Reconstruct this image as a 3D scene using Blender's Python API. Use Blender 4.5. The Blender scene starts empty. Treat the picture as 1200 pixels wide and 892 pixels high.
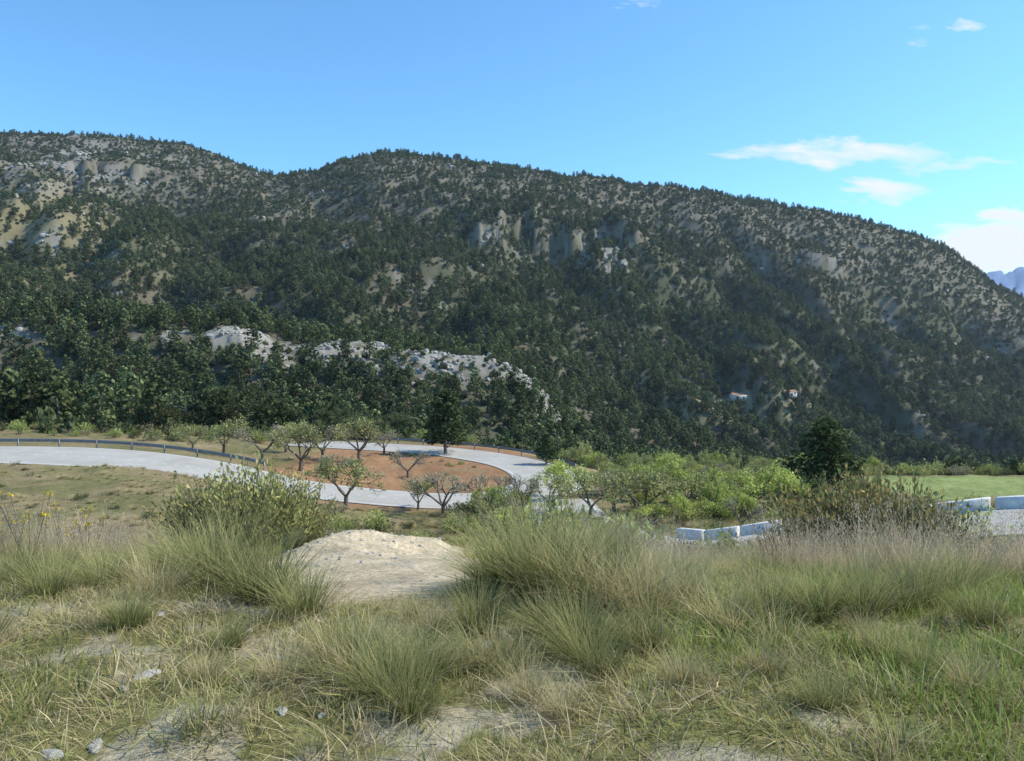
import bpy, math, numpy as np
from mathutils import Vector
rng=np.random.default_rng(7)
F=906.0; PIT=math.atan(46/906); cP,sP=math.cos(PIT),math.sin(PIT); EYE=1.6
scene=bpy.context.scene
# ---------------------------------------------------------------- survey helpers (bearing / slope -> world)
def sl(px,py):
    a=(np.asarray(px,float)-600)/F; b=(446-np.asarray(py,float))/F
    yy=cP+b*sP
    return a/yy,(b*cP-sP)/yy
def bearing(x,y,z):
    z=z-EYE; d=np.maximum(y*cP-z*sP,0.01)
    return 600+F*x/d, 446-F*(y*sP+z*cP)/d
def sstep(a,b,x):
    t=np.clip((x-a)/(b-a),0,1); return t*t*(3-2*t)
def vnoise(x,y,seed=0):
    xi=np.floor(x).astype(np.int64); yi=np.floor(y).astype(np.int64)
    fx=x-xi; fy=y-yi; fx=fx*fx*(3-2*fx); fy=fy*fy*(3-2*fy)
    def h(i,j):
        n=(i*374761393+j*668265263+seed*974634777)&0xffffffff
        n=((n^(n>>13))*1274126177)&0xffffffff
        n=(n^(n>>16))&0xffffff
        return n/0xffffff
    return (h(xi,yi)*(1-fx)+h(xi+1,yi)*fx)*(1-fy)+(h(xi,yi+1)*(1-fx)+h(xi+1,yi+1)*fx)*fy
def fbm(x,y,seed=0,oct=4):
    s=0;a=.5;t=0
    for o in range(oct):
        s=s+a*vnoise(x,y,seed+o*17); t+=a; a*=.5; x=x*2.03+11.3; y=y*2.03-5.1
    return s/t
def bl(px,py,cx,cy,a,b): return np.exp(-((px-cx)/a)**2-((py-cy)/b)**2)
# ---------------------------------------------------------------- terrain table
C=np.array([-400,0,150,240,320,450,600,650,700,800,950,1110,1145,1200,1600],float)
def zr(*v): return ('z',np.array(v,float))
def zc(v): return ('z',np.full(15,float(v)))
def pr(*v): return ('p',np.array(v,float))
ROWS=[(0,zc(0)),(3.2,zc(0)),(5,zc(-.15)),
 (7,zr(-.5,-.5,-.5,-.5,-.5,-.45,-.45,-.5,-.5,-.55,-.6,-.6,-.6,-.6,-.6)),
 (10,zr(-1.5,-1.5,-1.6,-1.6,-1.5,-1.5,-1.5,-1.5,-1.5,-1.6,-1.8,-2,-2,-2,-2)),
 (14,zr(-2.7,-2.7,-2.8,-2.9,-2.9,-2.9,-2.8,-2.6,-2.5,-2.6,-2.9,-3.3,-3.4,-3.3,-3.)),
 (20,zr(-4.5,-4.5,-4.5,-4.6,-4.8,-5.0,-4.6,-4.2,-4.1,-4.2,-4.7,-5.2,-5.2,-5.1,-4)),
 (28,zr(-5.8,-5.8,-5.8,-6,-6.8,-8,-7.4,-7.0,-6.8,-6.8,-6.6,-6.3,-6.1,-5.8,-4)),
 (35,zr(-6.4,-6.4,-6.4,-6.8,-8,-9.8,-9.6,-9.3,-9.,-8.9,-8,-6.8,-6.5,-5.9,-4.5)),
 (45,zr(-7.2,-7.2,-7.2,-7.6,-9.3,-11.3,-11.2,-10.8,-10.6,-10.2,-9.6,-9,-8.8,-8.5,-8)),
 (60,zr(-8.3,-8.3,-8.3,-9,-10.6,-12,-12,-12,-12,-12,-12,-11.8,-11.6,-11.2,-11)),
 (75,zr(-9,-9,-9.2,-10,-11.4,-12,-12,-12.1,-12.4,-12.8,-13,-13,-13,-13,-13)),
 (90,zr(-9.5,-9.5,-10,-11,-11.8,-12,-12,-12.6,-13.4,-14,-14.2,-14,-14,-14,-14)),
 (110,zr(-10.5,-10.5,-11,-11.5,-12,-12.2,-13.2,-15.5,-17.5,-18,-18,-18,-18,-18,-18)),
 (150,zr(-20,-20,-20,-20,-20,-21,-25,-28,-30,-32,-32,-32,-32,-32,-32)),
 (190,pr(540,540,540,540,540,545,560,570,580,590,600,600,600,600,600)),
 (230,pr(500,500,500,497,495,495,510,540,565,575,585,585,585,585,585)),
 (285,pr(368,378,360,366,378,390,404,462,530,560,572,572,572,572,572)),
 (345,pr(385,395,395,398,402,414,432,475,505,535,550,556,556,556,556)),
 (450,pr(330,335,340,345,350,362,390,415,440,475,505,522,525,528,528)),
 (600,pr(250,260,275,285,290,295,312,330,350,385,425,455,462,475,500)),
 (750,pr(195,210,228,240,250,232,245,252,265,295,330,360,372,400,450)),
 (900,pr(165,172,180,190,214,164,185,192,199,209,234,275,312,345,430)),
 (1000,pr(137,142,147,156,205,205,225,230,236,246,272,320,350,375,440)),
 (1150,pr(230,230,235,240,270,280,285,290,296,306,332,380,400,410,440)),
 (1600,zc(40)),(2600,zc(30)),
 (5000,pr(330,330,330,330,330,330,330,330,330,330,325,322,318,310,300)),
 (6500,zc(100)),(12000,zc(0))]
NU,ND=420,560
ug=np.linspace(-1.2,1.2,NU); lg=np.linspace(math.log(.3),math.log(11500),ND); Dg=np.exp(lg)
uc=(C-600)/F
rowD=np.array([r[0] for r in ROWS],float); rz=[]
for D,(k,v) in ROWS:
    zz=v if k=='z' else EYE+sl(C,v)[1]*D
    rz.append(np.interp(ug,uc,zz))
rz=np.array(rz)
G=np.empty((ND,NU))
for j in range(NU): G[:,j]=np.interp(Dg,rowD,rz[:,j])
def blur(A,ax,s):
    k=np.exp(-.5*(np.arange(-3*s,3*s+1)/s)**2); k/=k.sum(); n=3*s
    A=np.moveaxis(A,ax,0); pad=np.concatenate([np.repeat(A[:1],n,0),A,np.repeat(A[-1:],n,0)])
    out=sum(k[i]*pad[i:i+A.shape[0]] for i in range(2*n+1))
    return np.moveaxis(out,0,ax)
G=blur(blur(G,0,2),1,4)
def rp(px,D,z,hw): return ((px-600)/F*D,D,z,hw)
roadA=[rp(-500,60,-8.4,5),rp(-300,66,-8.7,5),rp(-120,71,-8.9,5.2),rp(0,73,-9.1,5.4),rp(90,73,-9.3,5),rp(170,71.5,-9.6,4.4),rp(240,70,-10.1,3.8),rp(300,68.5,-10.8,3.3),rp(360,67.5,-11.4,3.0),rp(430,66.5,-11.8,3.0),rp(510,65.5,-12,3.1),rp(575,66,-12,3.3),
       rp(622,69,-12,3.4),rp(642,74,-12,3.4),rp(633,80,-12,3.4),rp(605,86,-12,3.3),rp(565,91,-12,3.3),rp(520,95,-12,3.2),rp(470,98,-12,3.2),rp(410,102,-12.2,3.2),rp(350,108,-12.6,3.2)]
roadB=[rp(2200,20,-3.4,3.4),rp(1600,25,-4.4,3.4),rp(1350,29,-5.2,3.4),rp(1200,32,-5.9,3.4),rp(1100,34,-6.7,3.4),rp(950,37.3,-8.1,3.4),rp(800,41.5,-9.7,3.4),rp(715,48,-10.7,3.2),rp(672,56,-11.5,3.0),rp(652,66,-12,3.0)]
def smooth_line(P,n=8):
    P=np.array(P,float); out=[]
    for i in range(len(P)-1):
        p0=P[max(i-1,0)];p1=P[i];p2=P[i+1];p3=P[min(i+2,len(P)-1)]
        for t in np.arange(n)/n:
            out.append(.5*((2*p1)+(-p0+p2)*t+(2*p0-5*p1+4*p2-p3)*t*t+(-p0+3*p1-3*p2+p3)*t**3))
    out.append(P[-1]); return np.array(out)
LA=smooth_line(roadA); LB=smooth_line(roadB)
def road_near(x,y,L):
    best=np.full(x.shape,1e9); bz=np.zeros(x.shape); bw=np.ones(x.shape)
    for i in range(0,len(L)-1):
        a=L[i];b=L[i+1]; dx=b[0]-a[0];dy=b[1]-a[1];l2=dx*dx+dy*dy+1e-9
        t=np.clip(((x-a[0])*dx+(y-a[1])*dy)/l2,0,1)
        d=np.hypot(x-a[0]-t*dx,y-a[1]-t*dy); m=d<best
        best=np.where(m,d,best); bz=np.where(m,a[2]+t*(b[2]-a[2]),bz); bw=np.where(m,a[3]+t*(b[3]-a[3]),bw)
    return best,bz,bw
def mound(x,y): return np.exp(-((x+.172*y)/1.5)**2-((y-10.4)/2.3)**2)
def sand(x,y): return np.exp(-np.abs((x+.175*y)/1.3)**2.2-np.abs((y-8.8)/3.7)**3)
def H(x,y):
    x=np.atleast_1d(np.asarray(x,float)); y=np.atleast_1d(np.asarray(y,float))
    r=np.hypot(x,y)+1e-6; th=np.arctan2(x,y); tc=np.clip(th,-math.atan(1.19),math.atan(1.19))
    u=np.tan(tc); D=r*np.cos(tc)
    fi=np.clip((u+1.2)/2.4*(NU-1),0,NU-1.001); fj=np.clip((np.log(np.maximum(D,.31))-lg[0])/(lg[-1]-lg[0])*(ND-1),0,ND-1.001)
    i=fi.astype(int); j=fj.astype(int); a=fi-i; b=fj-j
    z=(G[j,i]*(1-a)+G[j,i+1]*a)*(1-b)+(G[j+1,i]*(1-a)+G[j+1,i+1]*a)*b
    back=sstep(math.radians(95),math.radians(165),np.abs(th)); z=z*(1-back)
    A=.05*sstep(1,4,r)+.12*sstep(8,16,r)+.15*sstep(25,50,r)
    z=z+A*(fbm(x*.45,y*.45,3,4)-.5)*2
    big=sstep(140,300,r)
    lim=1-.85*sstep(740,860,D)*(1-sstep(1050,1200,D))
    z=z+big*(fbm(x/110,y/110,5,4)-.5)*(24+52*sstep(400,600,r))*lim
    g=np.abs(fbm(x/120+.35*y/130,y/300,9,3)-.5)*2
    z=z-big*(1-sstep(0,.25,g))*30*sstep(330,430,r)*lim
    z=z+big*(fbm(x/16,y/16,12,3)-.5)*6
    cn=fbm(x/14,y/40,23,4)
    for c0,hw,Dc,hh in ((665,75,690,18),(572,24,660,13),(972,34,760,13),(720,28,650,13),(290,45,272,2.5),(130,60,820,11),(60,70,700,10)):
        uu=np.exp(-((u-(c0-600)/F)/(hw/F))**4); Dj=D+(cn-.5)*50
        z=z+hh*uu*(.5+cn)*(sstep(Dc-3,Dc+2,Dj)-sstep(Dc+2,Dc+110,Dj))
    z=z+sstep(1500,3500,r)*(fbm(x/600,y/600,15,4)-.5)*150
    mm=mound(x,y); z=z+.56*mm*(.45+1.1*fbm(x*.9+3,y*.9,19,3))+.16*sstep(.1,.5,mm)*(fbm(x*3.2,y*3.2,29,4)-.5)
    near=(r<135)&(y>5)
    if near.any():
        xn=x[near];yn=y[near];zn=z[near]
        for L in (LA,LB):
            d,bz,bw=road_near(xn,yn,L)
            w=1-sstep(bw+.9,bw+6,d)
            zn=zn*(1-w)+(bz-.06)*w
        z[near]=zn
    return z
def hit(px,py,D0=2.0,D1=400):
    u,s=sl(px,py); D=np.geomspace(D0,D1,900); x=u*D
    h=H(x,D); m=np.where(h>=EYE+s*D)[0]
    k=m[0] if len(m) else 899
    return float(x[k]),float(D[k]),float(h[k])
# ---------------------------------------------------------------- materials
def new_mat(name):
    m=bpy.data.materials.new(name); m.use_nodes=True; nt=m.node_tree; nt.nodes.clear()
    return m,nt,nt.nodes.new('ShaderNodeOutputMaterial')
def N(nt,t,**k):
    n=nt.nodes.new(t)
    for a,b in k.items(): setattr(n,a,b)
    return n
def mixc(nt,a,b,fac,mode='MIX'):
    n=N(nt,'ShaderNodeMix',data_type='RGBA',blend_type=mode)
    for s,v in ((0,fac),(6,a),(7,b)):
        if hasattr(v,'is_linked') : nt.links.new(v,n.inputs[s])
        else: n.inputs[s].default_value=v
    return n.outputs[2]
def noise(nt,scale,det=5,rough=.6,vec=None):
    n=N(nt,'ShaderNodeTexNoise'); n.inputs['Scale'].default_value=scale; n.inputs['Detail'].default_value=det; n.inputs['Roughness'].default_value=rough
    if vec is None:
        g=N(nt,'ShaderNodeNewGeometry'); vec=g.outputs['Position']
    nt.links.new(vec,n.inputs['Vector']); return n.outputs['Fac']
def ramp(nt,fac,stops):
    r=N(nt,'ShaderNodeValToRGB'); nt.links.new(fac,r.inputs[0])
    e=r.color_ramp.elements
    while len(e)<len(stops): e.new(.5)
    for i,(p,c) in enumerate(stops):
        e[i].position=p; e[i].color=(c,c,c,1) if not hasattr(c,'__len__') else (*c,1)
    return r.outputs[0]
def foliage_mat(name,transl=.35,var=.5):
    m,nt,o=new_mat(name)
    at=N(nt,'ShaderNodeAttribute',attribute_name='col'); oi=N(nt,'ShaderNodeObjectInfo')
    mr=N(nt,'ShaderNodeMapRange'); nt.links.new(oi.outputs['Random'],mr.inputs[0]); mr.inputs[3].default_value=1-var/2; mr.inputs[4].default_value=1+var/2
    vm=N(nt,'ShaderNodeVectorMath',operation='SCALE'); nt.links.new(at.outputs['Color'],vm.inputs[0]); nt.links.new(mr.outputs[0],vm.inputs['Scale'])
    d=N(nt,'ShaderNodeBsdfDiffuse'); t=N(nt,'ShaderNodeBsdfTranslucent'); mx=N(nt,'ShaderNodeMixShader'); mx.inputs[0].default_value=transl
    nt.links.new(vm.outputs[0],d.inputs[0]); nt.links.new(vm.outputs[0],t.inputs[0])
    nt.links.new(d.outputs[0],mx.inputs[1]); nt.links.new(t.outputs[0],mx.inputs[2]); nt.links.new(mx.outputs[0],o.inputs[0])
    return m
M_leaf=foliage_mat('leaf_foliage'); M_needle=foliage_mat('pine_needles',.2,1.0); M_grass=foliage_mat('grass_blades',.4,.35)
def simple_mat(name,c1,c2,scale,rough=.85,bump=.0,bscale=None,metal=0,obj=False):
    m,nt,o=new_mat(name); b=N(nt,'ShaderNodeBsdfPrincipled'); nt.links.new(b.outputs[0],o.inputs[0])
    vec=None
    if obj: vec=N(nt,'ShaderNodeTexCoord').outputs['Object']
    f=noise(nt,scale,6,.65,vec); f=ramp(nt,f,[(.32,0),(.68,1)])
    c=mixc(nt,(*c1,1),(*c2,1),f); nt.links.new(c,b.inputs['Base Color']); b.inputs['Roughness'].default_value=rough; b.inputs['Metallic'].default_value=metal
    b.inputs['Specular IOR Level'].default_value=.2
    if bump:
        bn=N(nt,'ShaderNodeBump'); bn.inputs['Strength'].default_value=bump; bn.inputs['Distance'].default_value=.05
        nt.links.new(noise(nt,bscale or scale*3,6,.7,vec),bn.inputs['Height']); nt.links.new(bn.outputs[0],b.inputs['Normal'])
    return m
M_bark=simple_mat('bark',(.11,.09,.07),(.2,.17,.14),9,.95,.6,20,obj=True)
M_rock=simple_mat('limestone',(.22,.205,.175),(.48,.45,.4),.9,.9,.8,3,obj=True)
M_road=simple_mat('aged_asphalt',(.38,.35,.3),(.48,.45,.395),.35,.9,.3,30)
M_paint=simple_mat('road_paint',(.6,.6,.58),(.75,.75,.72),3,.8)
M_white=simple_mat('whitewashed_concrete',(.55,.54,.5),(.82,.81,.77),1.6,.85,.3,9)
M_steel=simple_mat('galvanised_steel',(.16,.17,.18),(.26,.27,.28),2,.55,metal=.6)
M_roof=simple_mat('roof_tile',(.25,.15,.1),(.35,.22,.15),2,.9)
M_dark=simple_mat('dark_opening',(.02,.02,.02),(.04,.04,.04),2,.6)
def terrain_mat():
    m,nt,o=new_mat('terrain_ground'); b=N(nt,'ShaderNodeBsdfPrincipled'); b.inputs['Roughness'].default_value=1; b.inputs['Specular IOR Level'].default_value=.05
    at=N(nt,'ShaderNodeAttribute',attribute_name='col')
    g=N(nt,'ShaderNodeNewGeometry'); v=g.outputs['Position']
    n1=ramp(nt,noise(nt,.09,7,.65,v),[(.3,.6),(.7,1.35)])
    n2=ramp(nt,noise(nt,2.2,7,.7,v),[(.3,.6),(.72,1.4)])
    n3=ramp(nt,noise(nt,22,4,.7,v),[(.3,.55),(.7,1.4)])
    c=mixc(nt,at.outputs['Color'],n1,.6,'MULTIPLY'); c=mixc(nt,c,n2,.8,'MULTIPLY'); c=mixc(nt,c,n3,.8,'MULTIPLY')
    nt.links.new(c,b.inputs['Base Color'])
    bn=N(nt,'ShaderNodeBump'); bn.inputs['Strength'].default_value=.8; bn.inputs['Distance'].default_value=.06
    nt.links.new(noise(nt,9,7,.7,v),bn.inputs['Height']); nt.links.new(bn.outputs[0],b.inputs['Normal'])
    nt.links.new(b.outputs[0],o.inputs[0]); return m
M_ter=terrain_mat()
# ---------------------------------------------------------------- mesh builder
class MB:
    def __init__(s): s.v=[];s.c=[];s.f=[];s.n=0
    def add(s,v,f,col=(.5,.5,.5),mat=0):
        v=np.asarray(v,float).reshape(-1,3); f=np.asarray(f,int)
        col=np.asarray(col,float)
        if col.ndim==1: col=np.repeat(col[None],len(v),0)
        s.v.append(v); s.c.append(col); s.f.append((f+s.n,mat)); s.n+=len(v)
    def mesh(s,name,mats,smooth=False):
        me=bpy.data.meshes.new(name); V=np.concatenate(s.v); Cc=np.concatenate(s.c)
        loops=np.concatenate([f.ravel() for f,_ in s.f]); tot=np.concatenate([np.full(len(f),f.shape[1]) for f,_ in s.f]); mi=np.concatenate([np.full(len(f),m) for f,m in s.f])
        me.vertices.add(len(V)); me.vertices.foreach_set('co',V.astype(np.float32).ravel())
        me.loops.add(len(loops)); me.loops.foreach_set('vertex_index',loops.astype(np.int32))
        st=np.concatenate([[0],np.cumsum(tot)[:-1]])
        me.polygons.add(len(tot)); me.polygons.foreach_set('loop_start',st.astype(np.int32)); me.polygons.foreach_set('loop_total',tot.astype(np.int32)); me.polygons.foreach_set('material_index',mi.astype(np.int32))
        if smooth: me.polygons.foreach_set('use_smooth',np.ones(len(tot),bool))
        a=me.attributes.new('col','FLOAT_COLOR','POINT'); a.data.foreach_set('color',np.c_[Cc,np.ones(len(Cc))].astype(np.float32).ravel())
        for m in mats: me.materials.append(m)
        me.update(calc_edges=True); return me
def obj(name,me,loc=(0,0,0),rot=0,sc=1,link=True):
    o=bpy.data.objects.new(name,me); o.location=loc; o.rotation_euler=(0,0,rot); o.scale=(sc,)*3 if not hasattr(sc,'__len__') else sc
    if link: scene.collection.objects.link(o)
    return o
def unit(v): return v/np.maximum(np.linalg.norm(v,axis=-1,keepdims=True),1e-9)
def tube(mb,pts,rad,n=6,mat=1,col=(.1,.08,.06)):
    pts=np.asarray(pts,float); rad=np.asarray(rad,float); k=len(pts); V=[]
    for i in range(k):
        d=unit(pts[min(i+1,k-1)]-pts[max(i-1,0)]); a=unit(np.cross(d,[.3,.9,.1] if abs(d[1])<.9 else [1,0,0])); b=np.cross(d,a)
        t=np.arange(n)/n*2*math.pi
        V.append(pts[i]+rad[i]*(np.cos(t)[:,None]*a+np.sin(t)[:,None]*b))
    V=np.concatenate(V); Fc=[]
    for i in range(k-1):
        for j in range(n): Fc.append((i*n+j,i*n+(j+1)%n,(i+1)*n+(j+1)%n,(i+1)*n+j))
    mb.add(V,Fc,col,mat)
def leaves(mb,c,size,asp,cols,dirs=None,mat=0,R=rng):
    n=len(c); size=np.broadcast_to(size,(n,))[:,None]
    a=unit(R.normal(size=(n,3))) if dirs is None else unit(dirs)
    b=unit(np.cross(a,R.normal(size=(n,3))))
    V=np.stack([c-a*size,c+b*size*asp,c+a*size,c-b*size*asp],1).reshape(-1,3)
    mb.add(V,np.arange(4*n).reshape(n,4),np.repeat(cols,4,0),mat)
def pal(n,cols,R=rng,jit=.15):
    cols=np.array(cols); return cols[R.integers(0,len(cols),n)]*(1+R.normal(0,jit,(n,1))).clip(.5,1.6)
def pine(seed,h=8,wid=2.2,nq=420,q=.34,cols=((.115,.14,.058),(.155,.175,.075),(.07,.092,.042))):
    R=np.random.default_rng(seed); mb=MB()
    bend=R.normal(0,.3,2); tr=[(0,0,-.6),(bend[0]*.3,bend[1]*.3,h*.3),(bend[0],bend[1],h*.65),(bend[0]*.8,bend[1]*.8,h*.9)]
    tube(mb,tr,[.2*h/8,.16*h/8,.09*h/8,.02],5)
    ncl=R.integers(14,19)
    for k in range(ncl):
        t=(k+.5)/ncl; z=h*(.2+.76*t); rr=wid*(max(1-t,.0)**.52*.95+.14)*(.6+.5*R.random())
        az=k*2.4+R.normal(0,.4); rad=rr*.62*(t<.93); c0=np.array([math.cos(az)*rad+bend[0]*t,math.sin(az)*rad+bend[1]*t,z])
        if k%2==0: tube(mb,[(bend[0]*t,bend[1]*t,z-.5),tuple(c0)],[.05,.02],3)
        m=int(nq/ncl*(1.3-t*.6)); s=np.array([rr*.5+.3,rr*.5+.3,.45+.28*rr])
        p=unit(R.normal(size=(m,3)))*(R.random((m,1))**.4); 
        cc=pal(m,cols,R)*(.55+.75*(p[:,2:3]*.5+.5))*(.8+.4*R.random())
        leaves(mb,c0+p*s,q*(.7+.6*R.random(m)),.6,cc,dirs=np.cross(p+[0,0,.35],R.normal(0,1,(m,3)))+R.normal(0,.25,(m,3)),R=R)
    return mb.mesh('pine_mesh',[M_needle,M_bark])
def shrub(seed,h=1.6,wid=1.3,nq=150,q=.17,cols=((.11,.13,.055),(.14,.15,.068),(.085,.102,.046)),mat=None,stems=6,asp=.6):
    R=np.random.default_rng(seed); mb=MB()
    ncl=max(4,nq//28)
    for k in range(ncl):
        az=R.random()*6.28; rd=wid*.7*math.sqrt(R.random()); hh=h*(1-.45*(rd/wid)**1.2)*(.6+.5*R.random())
        c0=np.array([math.cos(az)*rd,math.sin(az)*rd,hh*.6])
        if k<stems: tube(mb,[(0,0,-.1),tuple(c0*[.6,.6,.6]),tuple(c0)],[.03*wid,.02*wid,.008],3)
        m=nq//ncl; p=unit(R.normal(size=(m,3)))*(R.random((m,1))**.4)
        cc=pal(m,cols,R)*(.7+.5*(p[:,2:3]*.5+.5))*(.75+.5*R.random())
        leaves(mb,c0+p*[wid*.34,wid*.34,hh*.42],q*(.6+.8*R.random(m)),asp,cc,dirs=p+[0,0,.5]+R.normal(0,.5,(m,3)),R=R)
    return mb.mesh('shrub_mesh',[mat or M_leaf,M_bark])
def almond(seed,h=3.6,leafn=1400,q=.07,cols=((.4,.42,.16),(.46,.46,.2),(.32,.34,.13)),spread=1.0,trunkr=.12,levels=4,kids=3):
    R=np.random.default_rng(seed); mb=MB(); tips=[]
    def grow(p,d,L,r,lv):
        p1=p+d*L*.5+R.normal(0,.04*L,3); e=p1+unit(d+R.normal(0,.12,3))*L*.5
        tube(mb,[p,p1,e],[r,r*.82,r*.62],6 if lv>2 else 3)
        if lv<=2: tips.append((p1,e))
        if lv==0: return
        for k in range(kids+(R.random()<.4)):
            nd=unit(unit(e-p1)+R.normal(0,.48*spread,3)+np.array([0,0,.12]))
            grow(e if k else p1*.3+e*.7,nd,L*(.62+.22*R.random()),r*.58,lv-1)
    base=np.array([0,0,-.15]); th=h*.2; top=np.array([R.normal(0,.06),R.normal(0,.06),th])
    tube(mb,[base,top*[.5,.5,.4],top],[trunkr*1.35,trunkr,trunkr*.9],8)
    n0=R.integers(3,5)
    for k in range(n0):
        az=k*6.28/n0+R.normal(0,.3); grow(top,unit(np.array([math.cos(az)*.75*spread,math.sin(az)*.75*spread,.85])),h*.27,trunkr*.62,levels-1)
    if leafn:
        T=np.array(tips); i=R.integers(0,len(T),leafn); t=R.random((leafn,1))
        c=T[i,0]*(1-t)+T[i,1]*t+R.normal(0,.13*h/3.6,(leafn,3))
        leaves(mb,c,q*(.6+.8*R.random(leafn)),.5,pal(leafn,cols,R),R=R)
    return mb.mesh('almond_mesh',[M_leaf,M_bark])
def tuft(seed,n,R0,L0,L1,lean,w,pals,tipc=None,segs=4,droop=.5,heads=False,name='tuft_mesh'):
    R=np.random.default_rng(seed); mb=MB(); 
    ph=R.random(n)*2*math.pi; rb=R0*np.sqrt(R.random(n)); base=np.c_[np.cos(ph)*rb,np.sin(ph)*rb,np.full(n,-.03)]
    az=ph+R.normal(0,.7,n); L=L0+(L1-L0)*R.random(n); ln=lean*(.25+.9*R.random(n))*(.4+.8*rb/R0)
    dh=np.c_[np.cos(az),np.sin(az),np.zeros(n)]; sd=np.c_[-np.sin(az+R.normal(0,.6,n)),np.cos(az+R.normal(0,.6,n)),np.zeros(n)]
    c0=pal(n,pals,R,.24); V=[];K=[]
    for k in range(segs+1):
        t=k/segs; hz=L*(ln*t+droop*ln*t*t); zz=L*t*np.sqrt(np.maximum(1-np.minimum(ln,.95)**2*.6,.1))-L*droop*ln*.55*t*t*t
        c=base+dh*hz[:,None]+np.array([0,0,1])*zz[:,None]; ww=w*(1-.85*t**1.5)*(.7+.6*R.random(n) if k==0 else 1)
        V+= [c-sd*(ww*np.ones(n))[:,None]*.5,c+sd*(ww*np.ones(n))[:,None]*.5]
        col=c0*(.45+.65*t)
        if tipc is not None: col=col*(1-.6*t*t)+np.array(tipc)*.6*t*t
        K+=[col,col]
    V=np.stack(V,1); K=np.stack(K,1); m=2*(segs+1); f=[]
    for k in range(segs): f.append([2*k,2*k+1,2*k+3,2*k+2])
    f=np.array(f)[None]+(np.arange(n)*m)[:,None,None]
    mb.add(V.reshape(-1,3),f.reshape(-1,4),K.reshape(-1,3))
    if heads:
        tip=(V[:,-1]+V[:,-2])/2; sel=R.random(n)<.5; tp=tip[sel]; k=5; tt=np.repeat(tp,k,0)+R.normal(0,.01,(len(tp)*k,3))-np.tile(np.linspace(0,.1,k),len(tp))[:,None]*np.repeat(unit(dh[sel]*.4+[0,0,1]),k,0)
        leaves(mb,tt,.014,.35,pal(len(tt),[(.5,.38,.27),(.6,.47,.34)],R),dirs=np.repeat(dh[sel]*.4+[0,0,1],k,0),R=R)
    return mb.mesh(name,[M_grass,M_bark])
def boulder(seed,flat=.7,name='rock_mesh'):
    import bmesh
    R=np.random.default_rng(seed); bm=bmesh.new(); bmesh.ops.create_icosphere(bm,subdivisions=3,radius=1)
    pl=unit(R.normal(size=(9,3))); dd=.55+.35*R.random(9)
    for v in bm.verts:
        c=np.array(v.co); 
        for p,d in zip(pl,dd):
            e=c@p
            if e>d: c=c-p*(e-d)*.92
        c=c*[1,.8,flat]; c+=R.normal(0,.018,3); v.co=c
    me=bpy.data.meshes.new(name); bm.to_mesh(me); bm.free(); me.materials.append(M_rock); return me
# ---------------------------------------------------------------- instancer
def scatter(name,meshes,P,rot,scl,idx=None):
    P=np.asarray(P,float); n=len(P)
    col=bpy.data.collections.new(name+'_kinds')
    for i,me in enumerate(meshes):
        col.objects.link(bpy.data.objects.new('%s_kind_%02d'%(name,i),me))
    me=bpy.data.meshes.new(name); me.vertices.add(n); me.vertices.foreach_set('co',P.astype(np.float32).ravel())
    scl=np.asarray(scl,float)
    if scl.ndim==1: scl=np.repeat(scl[:,None],3,1)
    if idx is None: idx=rng.integers(0,len(meshes),n)
    me.attributes.new('rot','FLOAT_VECTOR','POINT').data.foreach_set('vector',np.asarray(rot,np.float32).ravel())
    me.attributes.new('scl','FLOAT_VECTOR','POINT').data.foreach_set('vector',scl.astype(np.float32).ravel())
    me.attributes.new('idx','INT','POINT').data.foreach_set('value',np.asarray(idx,np.int32))
    o=obj(name,me); ng=bpy.data.node_groups.new(name+'_gn','GeometryNodeTree')
    ng.interface.new_socket('Geometry',in_out='INPUT',socket_type='NodeSocketGeometry'); ng.interface.new_socket('Geometry',in_out='OUTPUT',socket_type='NodeSocketGeometry')
    gi=N(ng,'NodeGroupInput'); go=N(ng,'NodeGroupOutput'); ip=N(ng,'GeometryNodeInstanceOnPoints'); ci=N(ng,'GeometryNodeCollectionInfo')
    ci.inputs['Collection'].default_value=col; ci.inputs['Separate Children'].default_value=True; ci.inputs['Reset Children'].default_value=True
    ip.inputs['Pick Instance'].default_value=True
    L=ng.links; L.new(gi.outputs[0],ip.inputs['Points']); L.new(ci.outputs[0],ip.inputs['Instance'])
    def na(nm,t):
        a=N(ng,'GeometryNodeInputNamedAttribute',data_type=t); a.inputs['Name'].default_value=nm; return next(s for s in a.outputs if s.enabled and s.name=='Attribute')
    er=N(ng,'FunctionNodeEulerToRotation'); L.new(na('rot','FLOAT_VECTOR'),er.inputs[0]); L.new(er.outputs[0],ip.inputs['Rotation'])
    L.new(na('scl','FLOAT_VECTOR'),ip.inputs['Scale']); L.new(na('idx','INT'),ip.inputs['Instance Index']); L.new(ip.outputs[0],go.inputs[0])
    md=o.modifiers.new('scatter','NODES'); md.node_group=ng
    print(name,n)
    return o
def zrot(n,tilt=.06): return np.c_[rng.normal(0,tilt,n),rng.normal(0,tilt,n),rng.random(n)*6.283]
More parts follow.
